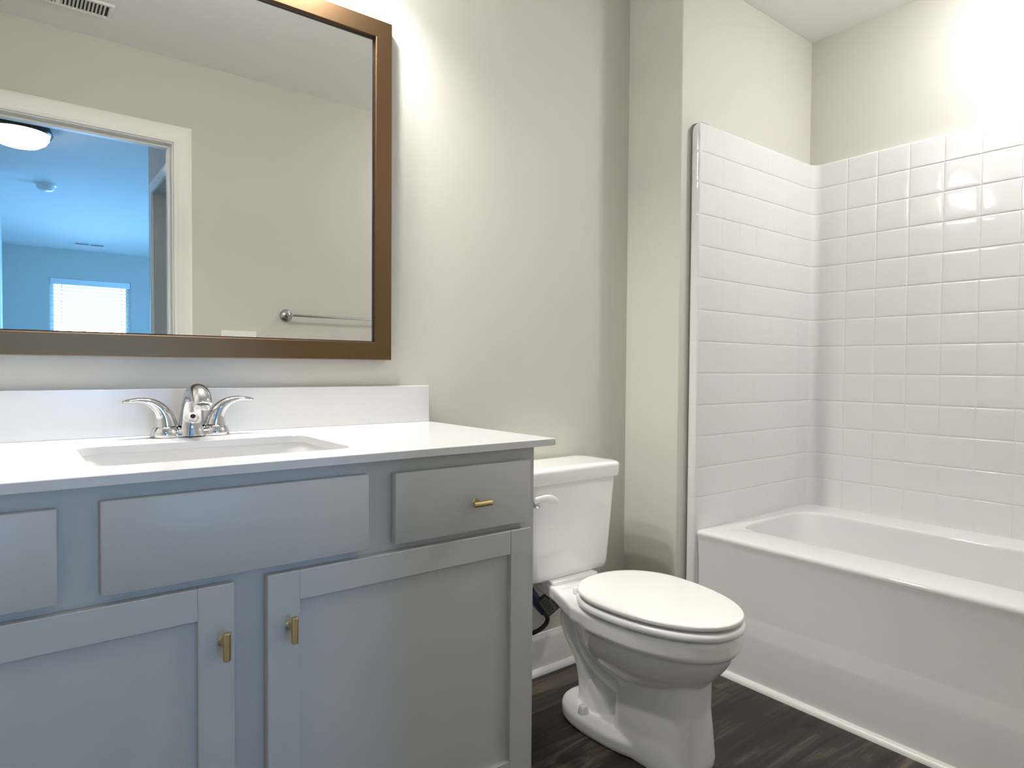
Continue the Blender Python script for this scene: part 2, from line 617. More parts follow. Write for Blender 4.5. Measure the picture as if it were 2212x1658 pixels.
# surround panels: a height field swept along the three walls
ROWS = [1.8017, 1.693, 1.5842, 1.4734, 1.3625, 1.2495, 1.1390, 1.0260, 0.9130, 0.8030, 0.6920, 0.5870]
ZT, ZBOT = 1.903, 0.4695
XP, YP1, YP0, RC = XB - 0.030, -DJ - 0.038, YW + 0.034, 0.030
path = []      # (x, y, nx, ny, kind, s)


def add(x, y, nx, ny, drop=0.0):
    if path:
        s = path[-1][4] + math.hypot(x - path[-1][0], y - path[-1][1])
    else:
        s = 0.0
    path.append((x, y, nx, ny, s, drop))


# front flange and bullnose
add(0.078, -DJ - 0.0006, -1, 0, 0.030)
add(0.078, -DJ - 0.0064, -1, 0, 0.030)
add(0.0520, -DJ - 0.0070, -1, 0, 0.030)
add(0.0500, -DJ - 0.0090, -1, 0, 0.024)
add(0.0492, -DJ - 0.0140, -1, 0, 0.012)
add(0.0496, -DJ - 0.0220, -1, 0, 0.005)
add(0.0510, -DJ - 0.0310, -1, 0, 0.002)
add(0.0530, -DJ - 0.0362, -1, 0, 0.001)
add(0.0560, -DJ - 0.0380, -0.7, -0.7, 0.0005)
add(0.0620, -DJ - 0.0381, 0, -1, 0.0001)
GOFF = [-0.020, -0.012, -0.0075, -0.0045, -0.0028, -0.0018, -0.0009, 0, 0.0009, 0.0018, 0.0028, 0.0045, 0.0075, 0.012, 0.020]
COLX = [0.080 + 0.1090 * k for k in range(8) if 0.080 + 0.109 * k < 0.80]
COLY = [-0.3020 - 0.1150 * k for k in range(12)]


def samples(lo, hi, grooves):
    v = {round(lo, 5), round(hi, 5)}
    k = lo
    while k < hi:
        v.add(round(k, 5))
        k += 0.028
    for g in grooves:
        for o in GOFF:
            if lo < g + o < hi:
                v.add(round(g + o, 5))
    out = sorted(v)
    keep = [out[0]]
    for a in out[1:]:
        if a - keep[-1] > 0.0007:
            keep.append(a)
    return keep


for x in samples(0.068, XP - RC, COLX):
    add(x, YP1, 0, -1)
for k in range(1, 8):
    a = pi / 2 * k / 8
    add(XP - RC + RC * sin(a), YP1 - RC + RC * cos(a), -sin(a), -cos(a))
for y in reversed(samples(YP0 + RC, YP1 - RC, COLY)):
    add(XP, y, -1, 0)
for k in range(1, 8):
    a = pi / 2 * k / 8
    add(XP - RC + RC * cos(a), YP0 + RC - RC * sin(a), -cos(a), sin(a))
for x in reversed(samples(0.068, XP - RC, [])):
    add(x, YP0, 0, 1)


def groove(d):
    d = abs(d)
    return 0.0020 * math.exp(-(d / 0.0018) ** 2) + 0.0007 * math.exp(-(d / 0.009) ** 2)


ZS = samples(ZBOT, ZT - 0.010, ROWS)
ZS += [ZT - 0.0065, ZT - 0.0035, ZT - 0.0012, ZT]
b = NB()
grid = []
for (x, y, nx, ny, s, drop) in path:
    colv = 0.0
    if ny == -1 and x < 0.83:
        colv = max([groove(x - g) for g in COLX]) * 0.16
    if nx == -1 and ny == 0 and y < -0.29:
        colv = max([groove(y - g) for g in COLY]) * 0.75
    fl = 0.25 if drop > 0 else 1.0
    line = []
    for z in ZS:
        rowv = max(groove(z - g) for g in ROWS) * fl
        dep = max(rowv, colv)
        top = max(0.0, z - (ZT - 0.010)) / 0.010
        dep += 0.008 * (1 - math.sqrt(max(0.0, 1 - top * top)))
        zz = z - drop * max(0.0, (z - (ZT - 0.1)) / 0.1) if drop else z
        if not line and x < 0.085 and y > -0.5:
            zz = 0.0015          # the flange runs down to the floor beside the apron
        line.append(b.verts.new((x - nx * dep, y - ny * dep, zz)))
    # ledge back to the wall, and down behind it
    bx, by = x - nx * 0.05, y - ny * 0.05
    bx = min(bx, XB - 0.0005)
    by = min(max(by, YW + 0.0005), -DJ - 0.0005)
    line.append(b.verts.new((bx, by, line[-1].co.z)))
    line.append(b.verts.new((bx, by, line[0].co.z)))
    grid.append(line)
for a, c in zip(grid[:-1], grid[1:]):
    for i in range(len(a) - 1):
        b.faces.new((a[i], a[i + 1], c[i + 1], c[i]))
sr = obj('surround', b, ACRYL, tub, 38)
# ------------------------------------------------------------------ vanity
YD = -0.576       # door faces
YFR = -0.557      # face frame
CZ0, CZ = 0.8657, 0.8814
van = thing('vanity_cabinet', 'grey shaker vanity cabinet with brass knobs under the white counter', 'cabinet', (-1.54, -0.28, 0))
VX0, VX1 = -2.163, -0.917
b = NB()
for (x0, x1, y0, y1, z0, z1) in ((VX0, VX0 + 0.018, -0.537, -0.001, 0.10, CZ0 - 0.001), (VX1 - 0.018, VX1, -0.537, -0.001, 0.10, CZ0 - 0.001),
                                 (VX0 + 0.018, VX1 - 0.018, -0.537, -0.001, 0.10, 0.118), (VX0 + 0.018, VX1 - 0.018, -0.012, -0.001, 0.118, CZ0 - 0.001)):
    box(b, x0, x1, y0, y1, z0, z1)
obj('body', b, CAB, van)
b = NB()
# face frame: stiles and rails around openings
for (x0, x1, z0, z1) in ((VX0, -2.11, 0.10, CZ0 - 0.001), (-0.957, VX1, 0.10, CZ0 - 0.001), (-1.575, -1.502, 0.15, 0.672), (-1.81, -1.738, 0.715, 0.825), (-1.338, -1.263, 0.715, 0.825),
                         (-2.11, -0.957, 0.825, CZ0 - 0.001), (-2.11, -0.957, 0.672, 0.715), (-2.11, -0.957, 0.10, 0.15)):
    box(b, x0, x1, YFR, -0.537, z0, z1)
obj('face_frame', b, CAB, van)
obj('toe_kick', box(NB(), VX0, VX1 - 0.003, -0.485, -0.02, 0.0, 0.10), CAB, van)


def knob(parent, x, z, vertical):
    k = NB()
    y0 = YD
    lathe(k, [(0.0075, 0.0), (0.0055, -0.003), (0.0048, -0.006), (0.0048, -0.022)], (x, y0, z), 'y', 20)
    L2, R = 0.0222, 0.0062
    pf = [(R - 0.0012, -L2), (R, -L2 + 0.0012), (R, L2 - 0.0012), (R - 0.0012, L2)]
    lathe(k, pf, (x, y0 - 0.026, z), 'z' if vertical else 'x', 24)
    return obj('knob', k, BRASS, parent, 30)


def slab_front(name, x0, x1, z0, z1):
    return obj(name, box(NB(), x0, x1, YD, YFR - 0.0004, z0, z1, 0.0016, 2), CAB, van)


fr = slab_front('drawer_front', -1.273, -0.9415, 0.7025, 0.8378)
knob(fr, -1.0885, 0.7625, False)
fl_ = slab_front('drawer_front', -2.1355, -1.800, 0.7025, 0.8378)
knob(fl_, -1.968, 0.7625, False)
slab_front('false_front', -1.748, -1.3278, 0.7025, 0.8420)


def shaker(x0, x1, z0, z1, kx):
    sw, rw = 0.0545, 0.0515
    m = NB()
    bv = 0.0012
    box(m, x0, x0 + sw, YD, YFR - 0.0004, z0, z1, bv, 1)
    box(m, x1 - sw, x1, YD, YFR - 0.0004, z0, z1, bv, 1)
    box(m, x0 + sw - 0.0002, x1 - sw + 0.0002, YD + 0.0005, YFR - 0.0004, z1 - rw, z1, bv, 1)
    box(m, x0 + sw - 0.0002, x1 - sw + 0.0002, YD + 0.0005, YFR - 0.0004, z0, z0 + rw, bv, 1)
    d = obj('door', m, CAB, van)
    obj('door_panel', box(NB(), x0 + sw - 0.004, x1 - sw + 0.004, YD + 0.0105, YFR - 0.001, z0 + rw - 0.004, z1 - rw + 0.004), CAB, d)
    knob(d, kx, 0.596, True)
    return d


shaker(-1.5115, -0.9400, 0.130, 0.6878, -1.4745)
shaker(-2.1365, -1.5645, 0.130, 0.6878, -1.5825)

# counter with the undermount cut-out
top = thing('countertop', 'white quartz vanity counter with a low backsplash', 'countertop', (-1.52, -0.29, CZ0))
cx0, cx1, cy0, cy1 = -2.1645, -0.872, -0.5804, -0.0005
hx0, hx1, hy0, hy1 = -1.752, -1.314, -0.487, -0.188
b = NB()
n = 10
ro_t = rrect(cx0, cx1, cy0, cy1, 0.0012, CZ, n); ro_b = rrect(cx0, cx1, cy0, cy1, 0.0012, CZ0, n)
ro_t2 = rrect(cx0 + 0.0012, cx1 - 0.0012, cy0 + 0.0012, cy1 - 0.0012, 0.001, CZ, n)
ro_e = rrect(cx0, cx1, cy0, cy1, 0.0012, CZ - 0.0012, n)
ri_t2 = rrect(hx0 - 0.001, hx1 + 0.001, hy0 - 0.001, hy1 + 0.001, 0.041, CZ, n)
ri_e = rrect(hx0, hx1, hy0, hy1, 0.04, CZ - 0.001, n)
ri_b = rrect(hx0, hx1, hy0, hy1, 0.04, CZ0, n)
loft(b, [ro_b, ro_e, ro_t2, ri_t2, ri_e, ri_b, ro_b], False, False)
bmesh.ops.remove_doubles(b, verts=list(b.verts), dist=1e-6)
obj('slab', b, QUARTZ, top)
obj('backsplash', box(NB(), cx0, cx1, -0.020, -0.0005, CZ, 0.9868, 0.0012, 1), QUARTZ, top)

sink = thing('sink_basin', 'white rectangular undermount sink set in the quartz counter', 'sink', ((hx0 + hx1) / 2, (hy0 + hy1) / 2, 0.74))
b = NB()
e = 0.004
rs = []
for d, z, r in ((-0.018, CZ0 - 0.0006, 0.055), (-e, CZ0 - 0.0006, 0.044), (-e + 0.001, CZ0 - 0.006, 0.044), (0.006, 0.82, 0.048), (0.016, 0.775, 0.055), (0.035, 0.752, 0.06), (0.075, 0.744, 0.05), (0.118, 0.741, 0.03)):
    rs.append(rrect(hx0 + d, hx1 - d, hy0 + d, hy1 - d, r, z, 10))
under = []
for d, z, r in ((0.11, 0.728, 0.03), (0.03, 0.735, 0.06), (0.0, 0.77, 0.055), (-0.012, 0.83, 0.05), (-0.018, CZ0 - 0.012, 0.055)):
    under.append(rrect(hx0 + d, hx1 - d, hy0 + d, hy1 - d, r, z, 10))
loft(b, rs + under + [rs[0]], False, False)
bmesh.ops.remove_doubles(b, verts=list(b.verts), dist=1e-6)
bmesh.ops.holes_fill(b, edges=[x for x in b.edges if x.is_boundary], sides=200)
obj('bowl', b, ACRYL, sink, 50)
obj('drain', lathe(NB(), [(0.032, 0.0), (0.032, 0.003), (0.026, 0.0035), (0.018, 0.001)], (-1.533, -0.337, 0.7405), 'z', 28), CHROME, sink)

# ------------------------------------------------------------------ faucet
FX, FY, FZ = -1.527, -0.078, CZ
fa = thing('faucet', 'chrome two-handle faucet standing behind the sink', 'faucet', (FX, FY, FZ))
b = NB()


def stad(hx, hy, z, n=64, p=2.6):
    o = []
    for k in range(n):
        t = 2 * pi * k / n
        c, s = cos(t), sin(t)
        w = hy * (1.0 - 0.12 * (1 - abs(c)) )
        o.append((FX + hx * math.copysign(abs(c) ** (2 / p), c), FY + w * math.copysign(abs(s) ** (2 / p), s), FZ + z))
    return o


loft(b, [stad(0.0815, 0.0265, 0.0003), stad(0.0825, 0.0275, 0.003), stad(0.082, 0.027, 0.008), stad(0.079, 0.025, 0.0125), stad(0.072, 0.021, 0.0155), stad(0.06, 0.015, 0.017)])
for sg in (-1, 1):
    lathe(b, [(0.0285, 0.0003), (0.0300, 0.004), (0.0300, 0.009), (0.0280, 0.016), (0.0245, 0.0225), (0.0215, 0.0245), (0.0, 0.0246)], (FX + sg * 0.0515, FY, FZ), 'z', 40, True, False)
obj('base_plate', b, CHROME, fa, 50)
for sg in (-1, 1):
    b = NB()
    pts = spline([(0.0500, 0.0245, 0.0235, 0.0220), (0.0510, 0.033, 0.0222, 0.0212), (0.0545, 0.048, 0.0190, 0.0195), (0.0640, 0.0640, 0.0150, 0.0170), (0.0800, 0.0765, 0.0105, 0.0140),
                  (0.0990, 0.0820, 0.0070, 0.0118), (0.1150, 0.0822, 0.0054, 0.0120), (0.1260, 0.0808, 0.0044, 0.0108), (0.1330, 0.0798, 0.0028, 0.0068), (0.1352, 0.0795, 0.0008, 0.0016)], 6)
    P = [(FX + sg * p[0], FY - 0.002 - 0.10 * (p[0] - 0.0515), FZ + p[1]) for p in pts]
    tube(b, P, [max(0.0005, p[2]) for p in pts], [max(0.0005, p[3]) for p in pts], 24, (0, 1, 0))
    obj('handle', b, CHROME, fa, 60)
b = NB()
pts = spline([(-0.004, 0.0015, 0.0380, 0.0300), (-0.004, 0.005, 0.0365, 0.0285), (-0.005, 0.011, 0.0320, 0.0250), (-0.006, 0.024, 0.0278, 0.0215), (-0.009, 0.046, 0.0245, 0.0190), (-0.016, 0.068, 0.0226, 0.0176), (-0.029, 0.0880, 0.0212, 0.0170),
              (-0.048, 0.1000, 0.0205, 0.0170), (-0.072, 0.1020, 0.0205, 0.0180), (-0.094, 0.0955, 0.0205, 0.0185), (-0.109, 0.0840, 0.0200, 0.0170), (-0.114, 0.0760, 0.0190, 0.0150)], 7)
tube(b, [(FX, FY + p[0], FZ + p[1]) for p in pts], [p[3] for p in pts], [p[2] for p in pts], 36, (1, 0, 0))
sp = obj('spout', b, CHROME, fa, 60)
b = NB()
lathe(b, [(0.0172, 0.012), (0.0172, 0.002), (0.0160, 0.0), (0.0120, -0.0005), (0.0, 0.0005)], (FX, FY - 0.1045, FZ + 0.0645), 'z', 28, True, False)
obj('aerator', b, CHROME, sp)
obj('index_button', lathe(NB(), [(0.0055, 0.004), (0.0055, -0.002), (0.0042, -0.003), (0.0, -0.0032)], (FX - 0.001, FY - 0.0262, FZ + 0.047), 'y', 20, True, False), DARK, sp)
obj('lift_rod', tube(NB(), [(FX, FY + 0.026, FZ + 0.01), (FX, FY + 0.028, FZ + 0.07)], 0.0028, n=10), CHROME, fa)

# ------------------------------------------------------------------ mirror
mx0, mx1, mz0, mz1, fw = -2.078, -1.000, 1.0596, 1.9915, 0.0495
mi = thing('mirror', 'large bronze-framed mirror on the wall above the vanity', 'mirror', ((mx0 + mx1) / 2, -0.01, mz0))
b = NB()
def fring(o, y):
    return [(mx0 + o, y, mz0 + o), (mx1 - o, y, mz0 + o), (mx1 - o, y, mz1 - o), (mx0 + o, y, mz1 - o)]
loft(b, [fring(0.002, -0.0005), fring(0.0, -0.004), fring(0.0, -0.0265), fring(0.0018, -0.028), fring(fw - 0.0028, -0.028), fring(fw - 0.001, -0.0270), fring(fw, -0.0215), fring(fw, -0.0195), fring(fw, -0.0005)], False, False)
obj('frame', b, BRONZE, mi, 20)
b = NB()
loft(b, [fring(fw - 0.0005, -0.0195), fring(fw + 0.0022, -0.0185), fring(fw + 0.0026, -0.0155), fring(fw - 0.0005, -0.0150)], False, False)
obj('liner', b, LINER, mi)
b = NB()
v = [b.verts.new(p) for p in ((mx0 + fw - 0.004, -0.015, mz0 + fw - 0.004), (mx1 - fw + 0.004, -0.015, mz0 + fw - 0.004), (mx1 - fw + 0.004, -0.015, mz1 - fw + 0.004), (mx0 + fw - 0.004, -0.015, mz1 - fw + 0.004))]
v2 = [b.verts.new((p.co.x, -0.011, p.co.z)) for p in v]
b.faces.new(v)
b.faces.new(v2[::-1])
for i in range(4):
    b.faces.new((v[i], v2[i], v2[(i + 1) % 4], v[(i + 1) % 4]))
obj('glass', b, MIRROR, mi)

# ------------------------------------------------------------------ vanity light above the mirror
BULB = emit('warm_bulb', (1.0, 0.972, 0.925), BULB_STRENGTH)
SHADE = emit('frosted_shade', (1.0, 0.972, 0.925), SHADE_STRENGTH)
LX, LZ = -1.405, 2.285
vl = thing('vanity_light', 'three-shade vanity light above the mirror', 'light', (LX, -0.06, LZ))
obj('back_plate', box(NB(), LX - 0.29, LX + 0.29, -0.022, -0.0005, LZ - 0.035, LZ + 0.035, 0.006, 2), NICKEL, vl)
for k in (-1, 0, 1):
    sx = LX + k * 0.225
    b = NB()
    tube(b, [(sx, -0.02, LZ), (sx, -0.07, LZ + 0.012), (sx, -0.125, LZ + 0.012), (sx, -0.14, LZ - 0.008)], 0.007, n=12)
    lathe(b, [(0.012, 0.0), (0.026, -0.006), (0.028, -0.022), (0.024, -0.024)], (sx, -0.14, LZ), 'z', 24)
    obj('arm', b, NICKEL, vl)
    b = NB()
    pf = [(0.022, 0.0), (0.030, -0.012), (0.040, -0.040), (0.050, -0.075), (0.062, -0.112), (0.0605, -0.112), (0.0485, -0.075), (0.0385, -0.040), (0.0285, -0.013), (0.0205, -0.002)]
    lathe(b, pf, (sx, -0.14, LZ - 0.022), 'z', 32, False, False)
    sh = obj('shade', b, SHADE, vl, 60)
    b = NB()
    bmesh.ops.create_uvsphere(b, u_segments=20, v_segments=12, radius=0.026, matrix=Matrix.Translation((sx, -0.14, LZ - 0.088)))
    obj('bulb', b, BULB, sh, 80)

# recessed light above the tub
RX, RY = 0.55, -1.15
rl = thing('recessed_light', 'round recessed light in the ceiling above the tub', 'light', (RX, RY, H))
obj('trim_ring', lathe(NB(), [(0.078, 0.0), (0.095, 0.0), (0.095, -0.004), (0.083, -0.009), (0.076, -0.006)], (RX, RY, H), 'z', 40, False, False), PLASTIC, rl)
obj('lens', lathe(NB(), [(0.0765, -0.001), (0.0765, -0.006), (0.071, -0.021), (0.055, -0.034), (0.03, -0.042), (0.0, -0.044)], (RX, RY, H), 'z', 40, True, False), emit('can_lens', (1.0, 0.985, 0.965), CAN_STRENGTH), rl)

# ------------------------------------------------------------------ toilet
TX = -0.452
to = thing('toilet', 'white two-piece toilet with closed lid beside the tub', 'toilet', (TX, -0.40, 0))
b = NB()
# bowl
secs = [(0.3765, 0.166, -0.285, -0.766), (0.374, 0.170, -0.283, -0.770), (0.368, 0.172, -0.282, -0.772), (0.336, 0.172, -0.283, -0.771), (0.328, 0.169, -0.285, -0.768), (0.321, 0.161, -0.29, -0.757),
        (0.305, 0.157, -0.295, -0.750), (0.280, 0.149, -0.30, -0.735), (0.255, 0.138, -0.31, -0.715), (0.230, 0.122, -0.33, -0.690), (0.205, 0.100, -0.36, -0.655), (0.185, 0.072, -0.40, -0.61)]
loft(b, [egg(TX, yb, yf, -0.475, hw, z, 2.2, 2.15, 80) for z, hw, yb, yf in secs])
# deck under the tank
dk = []
for z, g in ((0.330, -0.010), (0.338, -0.002), (0.368, 0.0), (0.374, -0.002), (0.3765, -0.007)):
    dk.append([(TX + sx * (w + g), y + gy * g, z) for sx, w, y, gy in ((-1, 0.072, -0.095, 1), (-1, 0.106, -0.222, 0), (-1, 0.164, -0.36, 0), (-1, 0.172, -0.46, 0), (1, 0.172, -0.46, 0), (1, 0.164, -0.36, 0), (1, 0.106, -0.222, 0), (1, 0.072, -0.095, 1))])
loft(b, dk)
# pedestal, foot and trapway
loft(b, [egg(TX, yb, yf, -0.56, hw, z, 3.2, 3.2, 64) for z, hw, yb, yf in ((0.0, 0.096, -0.425, -0.690), (0.02, 0.098, -0.425, -0.692), (0.08, 0.092, -0.425, -0.688), (0.15, 0.086, -0.425, -0.682), (0.22, 0.085, -0.43, -0.684), (0.26, 0.088, -0.44, -0.69))])
loft(b, [egg(TX, yb, yf, -0.37, hw, z, 2.3, 2.6, 64) for z, hw, yb, yf in ((0.0, 0.116, -0.212, -0.60), (0.010, 0.121, -0.207, -0.60), (0.032, 0.121, -0.207, -0.60), (0.040, 0.117, -0.211, -0.60), (0.044, 0.107, -0.220, -0.58))])
p = spline([(-0.262, 0.350, 0.078), (-0.236, 0.310, 0.066), (-0.222, 0.268, 0.066), (-0.236, 0.222, 0.060), (-0.268, 0.168, 0.053), (-0.290, 0.10, 0.053), (-0.298, 0.0, 0.060)], 5)
tube(b, [(TX, q[0], q[1]) for q in p], [q[2] * 0.62 for q in p], [q[2] for q in p], 28, (1, 0, 0))
p = spline([(-0.262, 0.315, 0.052), (-0.300, 0.255, 0.066), (-0.345, 0.205, 0.074), (-0.410, 0.160, 0.066), (-0.50, 0.125, 0.040)], 5)
tube(b, [(TX, q[0], q[1]) for q in p], [0.019 for q in p], [q[2] + 0.020 for q in p], 24, (1, 0, 0))
p = spline([(-0.300, 0.325, 0.030), (-0.335, 0.275, 0.045), (-0.390, 0.228, 0.046), (-0.470, 0.190, 0.028), (-0.56, 0.165, 0.004)], 5)
tube(b, [(TX, q[0], q[1]) for q in p], [0.016 for q in p], [q[2] + 0.064 for q in p], 24, (1, 0, 0))
for sg in (-1, 1):
    t = NB()
    bmesh.ops.create_uvsphere(t, u_segments=32, v_segments=20, radius=1.0)
    for v in t.verts:
        v.co = Vector((TX + sg * 0.026 + v.co.x * 0.050, -0.352 + v.co.y * 0.060, 0.030 + v.co.z * 0.104))
    absorb(b, t)
bowl = obj('bowl', b, PORC, to, 180)
md = bowl.modifiers.new('blend', 'REMESH')
md.mode = 'VOXEL'
md.voxel_size = 0.0034
md.use_smooth_shade = True
ms = bowl.modifiers.new('soften', 'SMOOTH')
ms.factor = 0.5
ms.iterations = 6
for sg in (-1, 1):
    obj('bolt_cap', lathe(NB(), [(0.0155, 0.0), (0.0155, 0.004), (0.0130, 0.018), (0.0105, 0.0225), (0.005, 0.0245), (0.0, 0.0248)], (TX + sg * 0.094, -0.345, 0.0425), 'z', 24, True, False), SEATM, to)


def pad(outline, z0, z1, rnd, dome, slope=0.0):
    """rounded plate from an egg outline"""
    cx, yb, yf, yc, hw, nb, nf = outline
    rg = []
    for k in range(7):
        a = pi / 2 * k / 6
        rg.append((rnd * (1 - sin(a)), z0 + rnd * (1 - cos(a))))
    for k in range(7):
        a = pi / 2 * k / 6
        rg.append((rnd * (1 - cos(a)), z1 - rnd + rnd * sin(a)))
    for k in range(1, 7):
        f = k / 7
        rg.append((rnd + f * (hw - rnd), z1 + dome * (1 - (1 - f) ** 2)))
    out = []
    for d, z in rg:
        s = (hw - d) / hw
        out.append(egg(cx, yc + (yb - yc) * ((yc - yb + d) / (yc - yb) if True else s), yf + d if (yc - yf - d) > 0.003 else yc - 0.003, yc, max(0.003, hw - d), z, nb, nf, 96, slope))
    return out


LIDO = (TX, -0.300, -0.777, -0.480, 0.1745, 2.15, 2.1)


def plate(bm, outline, z0, z1, rnd, dome):
    cx, yb, yf, yc, hw, nb, nf = outline
    prof = []
    for k in range(6):
        a = pi / 2 * k / 5
        prof.append((rnd * (1 - sin(a)), z0 + rnd * (1 - cos(a))))
    for k in range(6):
        a = pi / 2 * k / 5
        prof.append((rnd * (1 - cos(a)), z1 - rnd + rnd * sin(a)))
    rings = []
    for d, z in prof:
        rings.append(egg(cx, yb - d, yf + d, yc, hw - d, z, nb, nf))
    for k in range(1, 9):
        f = k / 9
        rings.append(egg(cx, yc + (yb - rnd - yc) * (1 - f), yc + (yf + rnd - yc) * (1 - f), yc, (hw - rnd) * (1 - f), z1 + dome * (1 - (1 - f) ** 2), nb, nf))
    return loft(bm, rings)


obj('seat', plate(NB(), (TX, -0.298, -0.781, -0.480, 0.1785, 2.15, 2.1), 0.3800, 0.4010, 0.0090, 0.0), SEATM, to, 60)
obj('lid', plate(NB(), LIDO, 0.4080, 0.4208, 0.0048, 0.005), SEATM, to, 60)
for sg in (-1, 1):
    b = NB()
    box(b, TX + sg * 0.078 - 0.014, TX + sg * 0.078 + 0.014, -0.310, -0.291, 0.376, 0.398, 0.005, 3)
    obj('hinge', b, SEATM, to)

# tank: rounded body widening upward
b = NB()
secs = [(0.3860, 0.166, -0.055, -0.178), (0.3870, 0.174, -0.047, -0.186), (0.3920, 0.1795, -0.040, -0.191), (0.410, 0.1815, -0.034, -0.194), (0.55, 0.1900, -0.028, -0.201), (0.690, 0.1985, -0.024, -0.207)]
loft(b, [rrect(TX - hw, TX + hw, yf, yb, min(0.045, hw * 0.3), z, 10) for z, hw, yb, yf in secs])
tk = obj('tank', b, PORC, to, 50)
b = NB()
secs = [(0.6885, 0.199, -0.022, -0.209), (0.6900, 0.2055, -0.017, -0.2155), (0.6950, 0.2075, -0.015, -0.2175), (0.724, 0.2090, -0.014, -0.2190), (0.7300, 0.2080, -0.015, -0.2180), (0.7345, 0.2040, -0.019, -0.2140), (0.7365, 0.1960, -0.027, -0.2060), (0.7372, 0.175, -0.05, -0.185)]
loft(b, [rrect(TX - hw, TX + hw, yf, yb, 0.042, z, 10) for z, hw, yb, yf in secs])
obj('tank_lid', b, PORC, tk, 50)
obj('riser', box(NB(), TX - 0.094, TX + 0.094, -0.214, -0.09, 0.374, 0.3880, 0.004, 3), PORC, to)
b = NB()
p = spline([(-0.638, 0.6520, 0.0085), (-0.618, 0.6545, 0.0085), (-0.596, 0.6550, 0.0095), (-0.578, 0.6500, 0.0105), (-0.562, 0.6430, 0.0080), (-0.556, 0.6400, 0.003)], 5)
tube(b, [(q[0], -0.231 - 0.006 * min(1, (q[0] + 0.638) / 0.08), q[1]) for q in p], [0.0048] * len(p), [q[2] * 1.15 for q in p], 18, (0, 0, 1))
lv = obj('flush_lever', b, SEATM, tk, 60)
obj('lever_post', lathe(NB(), [(0.0105, 0.002), (0.0105, -0.008), (0.0090, -0.0115), (0.005, -0.013), (0.0, -0.0132)], (-0.614, -0.2035, 0.633), 'y', 24, True, False), CHROME, lv, label='round chrome lever post')

# water supply hose with its hanging tag
hs = thing('supply_hose', 'black supply hose with blue connector and grey tag under the toilet tank', 'hose', (-0.56, -0.05, 0.15))
b = NB()
p = spline([(-0.66, -0.045, 0.172), (-0.60, -0.050, 0.166), (-0.54, -0.056, 0.170), (-0.485, -0.060, 0.173), (-0.447, -0.060, 0.186), (-0.437, -0.060, 0.206), (-0.450, -0.060, 0.226), (-0.462, -0.060, 0.240)], 8)
tube(b, p, 0.0075, n=16)
obj('hose', b, RUBBER, hs, 60)
b = NB()
tube(b, spline([(-0.458, -0.060, 0.230, 0.0095), (-0.466, -0.060, 0.243, 0.0135), (-0.478, -0.060, 0.263, 0.017), (-0.500, -0.061, 0.290, 0.019), (-0.524, -0.064, 0.318, 0.019)], 5)[0:0] or [(-0.455, -0.060, 0.226), (-0.464, -0.060, 0.241), (-0.480, -0.060, 0.266), (-0.503, -0.061, 0.292), (-0.522, -0.064, 0.316)], [0.0085, 0.0130, 0.0170, 0.0190, 0.0185], n=20)
obj('connector', b, BLUEP, hs, 60)
obj('inlet_tube', tube(NB(), [(-0.520, -0.064, 0.312), (-0.545, -0.085, 0.36), (-0.548, -0.092, 0.368)], 0.010, n=16), RUBBER, hs, 60)
b = NB()
obj('shutoff_valve', lathe(lathe(NB(), [(0.028, 0.0), (0.026, -0.004), (0.010, -0.008), (0.010, -0.050), (0.016, -0.052), (0.016, -0.066), (0.0, -0.066)], (-0.672, 0.0, 0.172), 'y', 24, True, False), [(0.009, 0.0), (0.009, 0.024), (0.0, 0.024)], (-0.672, -0.045, 0.172), 'x', 20, True, False), CHROME, hs)
# card: corners measured in the plane y = -0.075
A = Vector((-0.505, -0.078, 0.284)); Bv = Vector((-0.447, -0.078, 0.308)); Cv = Vector((-0.397, -0.082, 0.243)); Dv = Vector((-0.455, -0.082, 0.219))
b = NB()
f = [b.verts.new(v) for v in (A, Bv, Cv, Dv)]
g = [b.verts.new(v + Vector((0, 0.0012, 0))) for v in (A, Bv, Cv, Dv)]
b.faces.new(f)
b.faces.new(g[::-1])
for i in range(4):
    b.faces.new((f[i], g[i], g[(i + 1) % 4], f[(i + 1) % 4]))
tg = obj('tag', b, TAGD, hs)
b = NB()
def card(u0, u1, v0, v1, off):
    q = []
    for u, v in ((u0, v0), (u1, v0), (u1, v1), (u0, v1)):
        q.append(A + (Dv - A) * u + (Bv - A) * v + Vector((0, -off, 0)))
    vs = [b.verts.new(x) for x in q]
    ws = [b.verts.new(x + Vector((0, 0.0003, 0))) for x in q]
    b.faces.new(vs)
    b.faces.new(ws[::-1])
    for i in range(4):
        b.faces.new((vs[i], ws[i], ws[(i + 1) % 4], vs[(i + 1) % 4]))
card(0.14, 0.95, 0.10, 0.62, 0.0004)
card(0.35, 0.95, 0.62, 0.78, 0.0004)
lb = obj('tag_label', b, TAGM, tg)
b = NB()
random.seed(4)
for v0 in (0.20, 0.30, 0.40, 0.50):
    u = 0.22
    while u < 0.84:
        w = random.uniform(0.06, 0.16)
        card(u, u + w, v0, v0 + 0.05, 0.0009)
        u += w + 0.05
obj('tag_printing', b, TAGD, tg)

# ------------------------------------------------------------------ things seen in the mirror
tb = thing('towel_bar', 'chrome towel bar on the wall opposite the mirror', 'towel bar', (-0.43, YW, 1.296))
b = NB()
for x in (-0.735, -0.125):
    b = NB()
    lathe(b, [(0.031, 0.0), (0.031, 0.004), (0.026, 0.010), (0.012, 0.016), (0.010, 0.045), (0.0135, 0.050), (0.0145, 0.060), (0.012, 0.070), (0.0, 0.074)], (x, YW + 0.0005, 1.297), 'y', 32, True, False)
    obj('post', b, NICKEL, tb, 40)
obj('bar', tube(NB(), [(-0.735, YW + 0.060, 1.297), (-0.125, YW + 0.060, 1.297)], 0.0068, n=20), CHROME, tb)

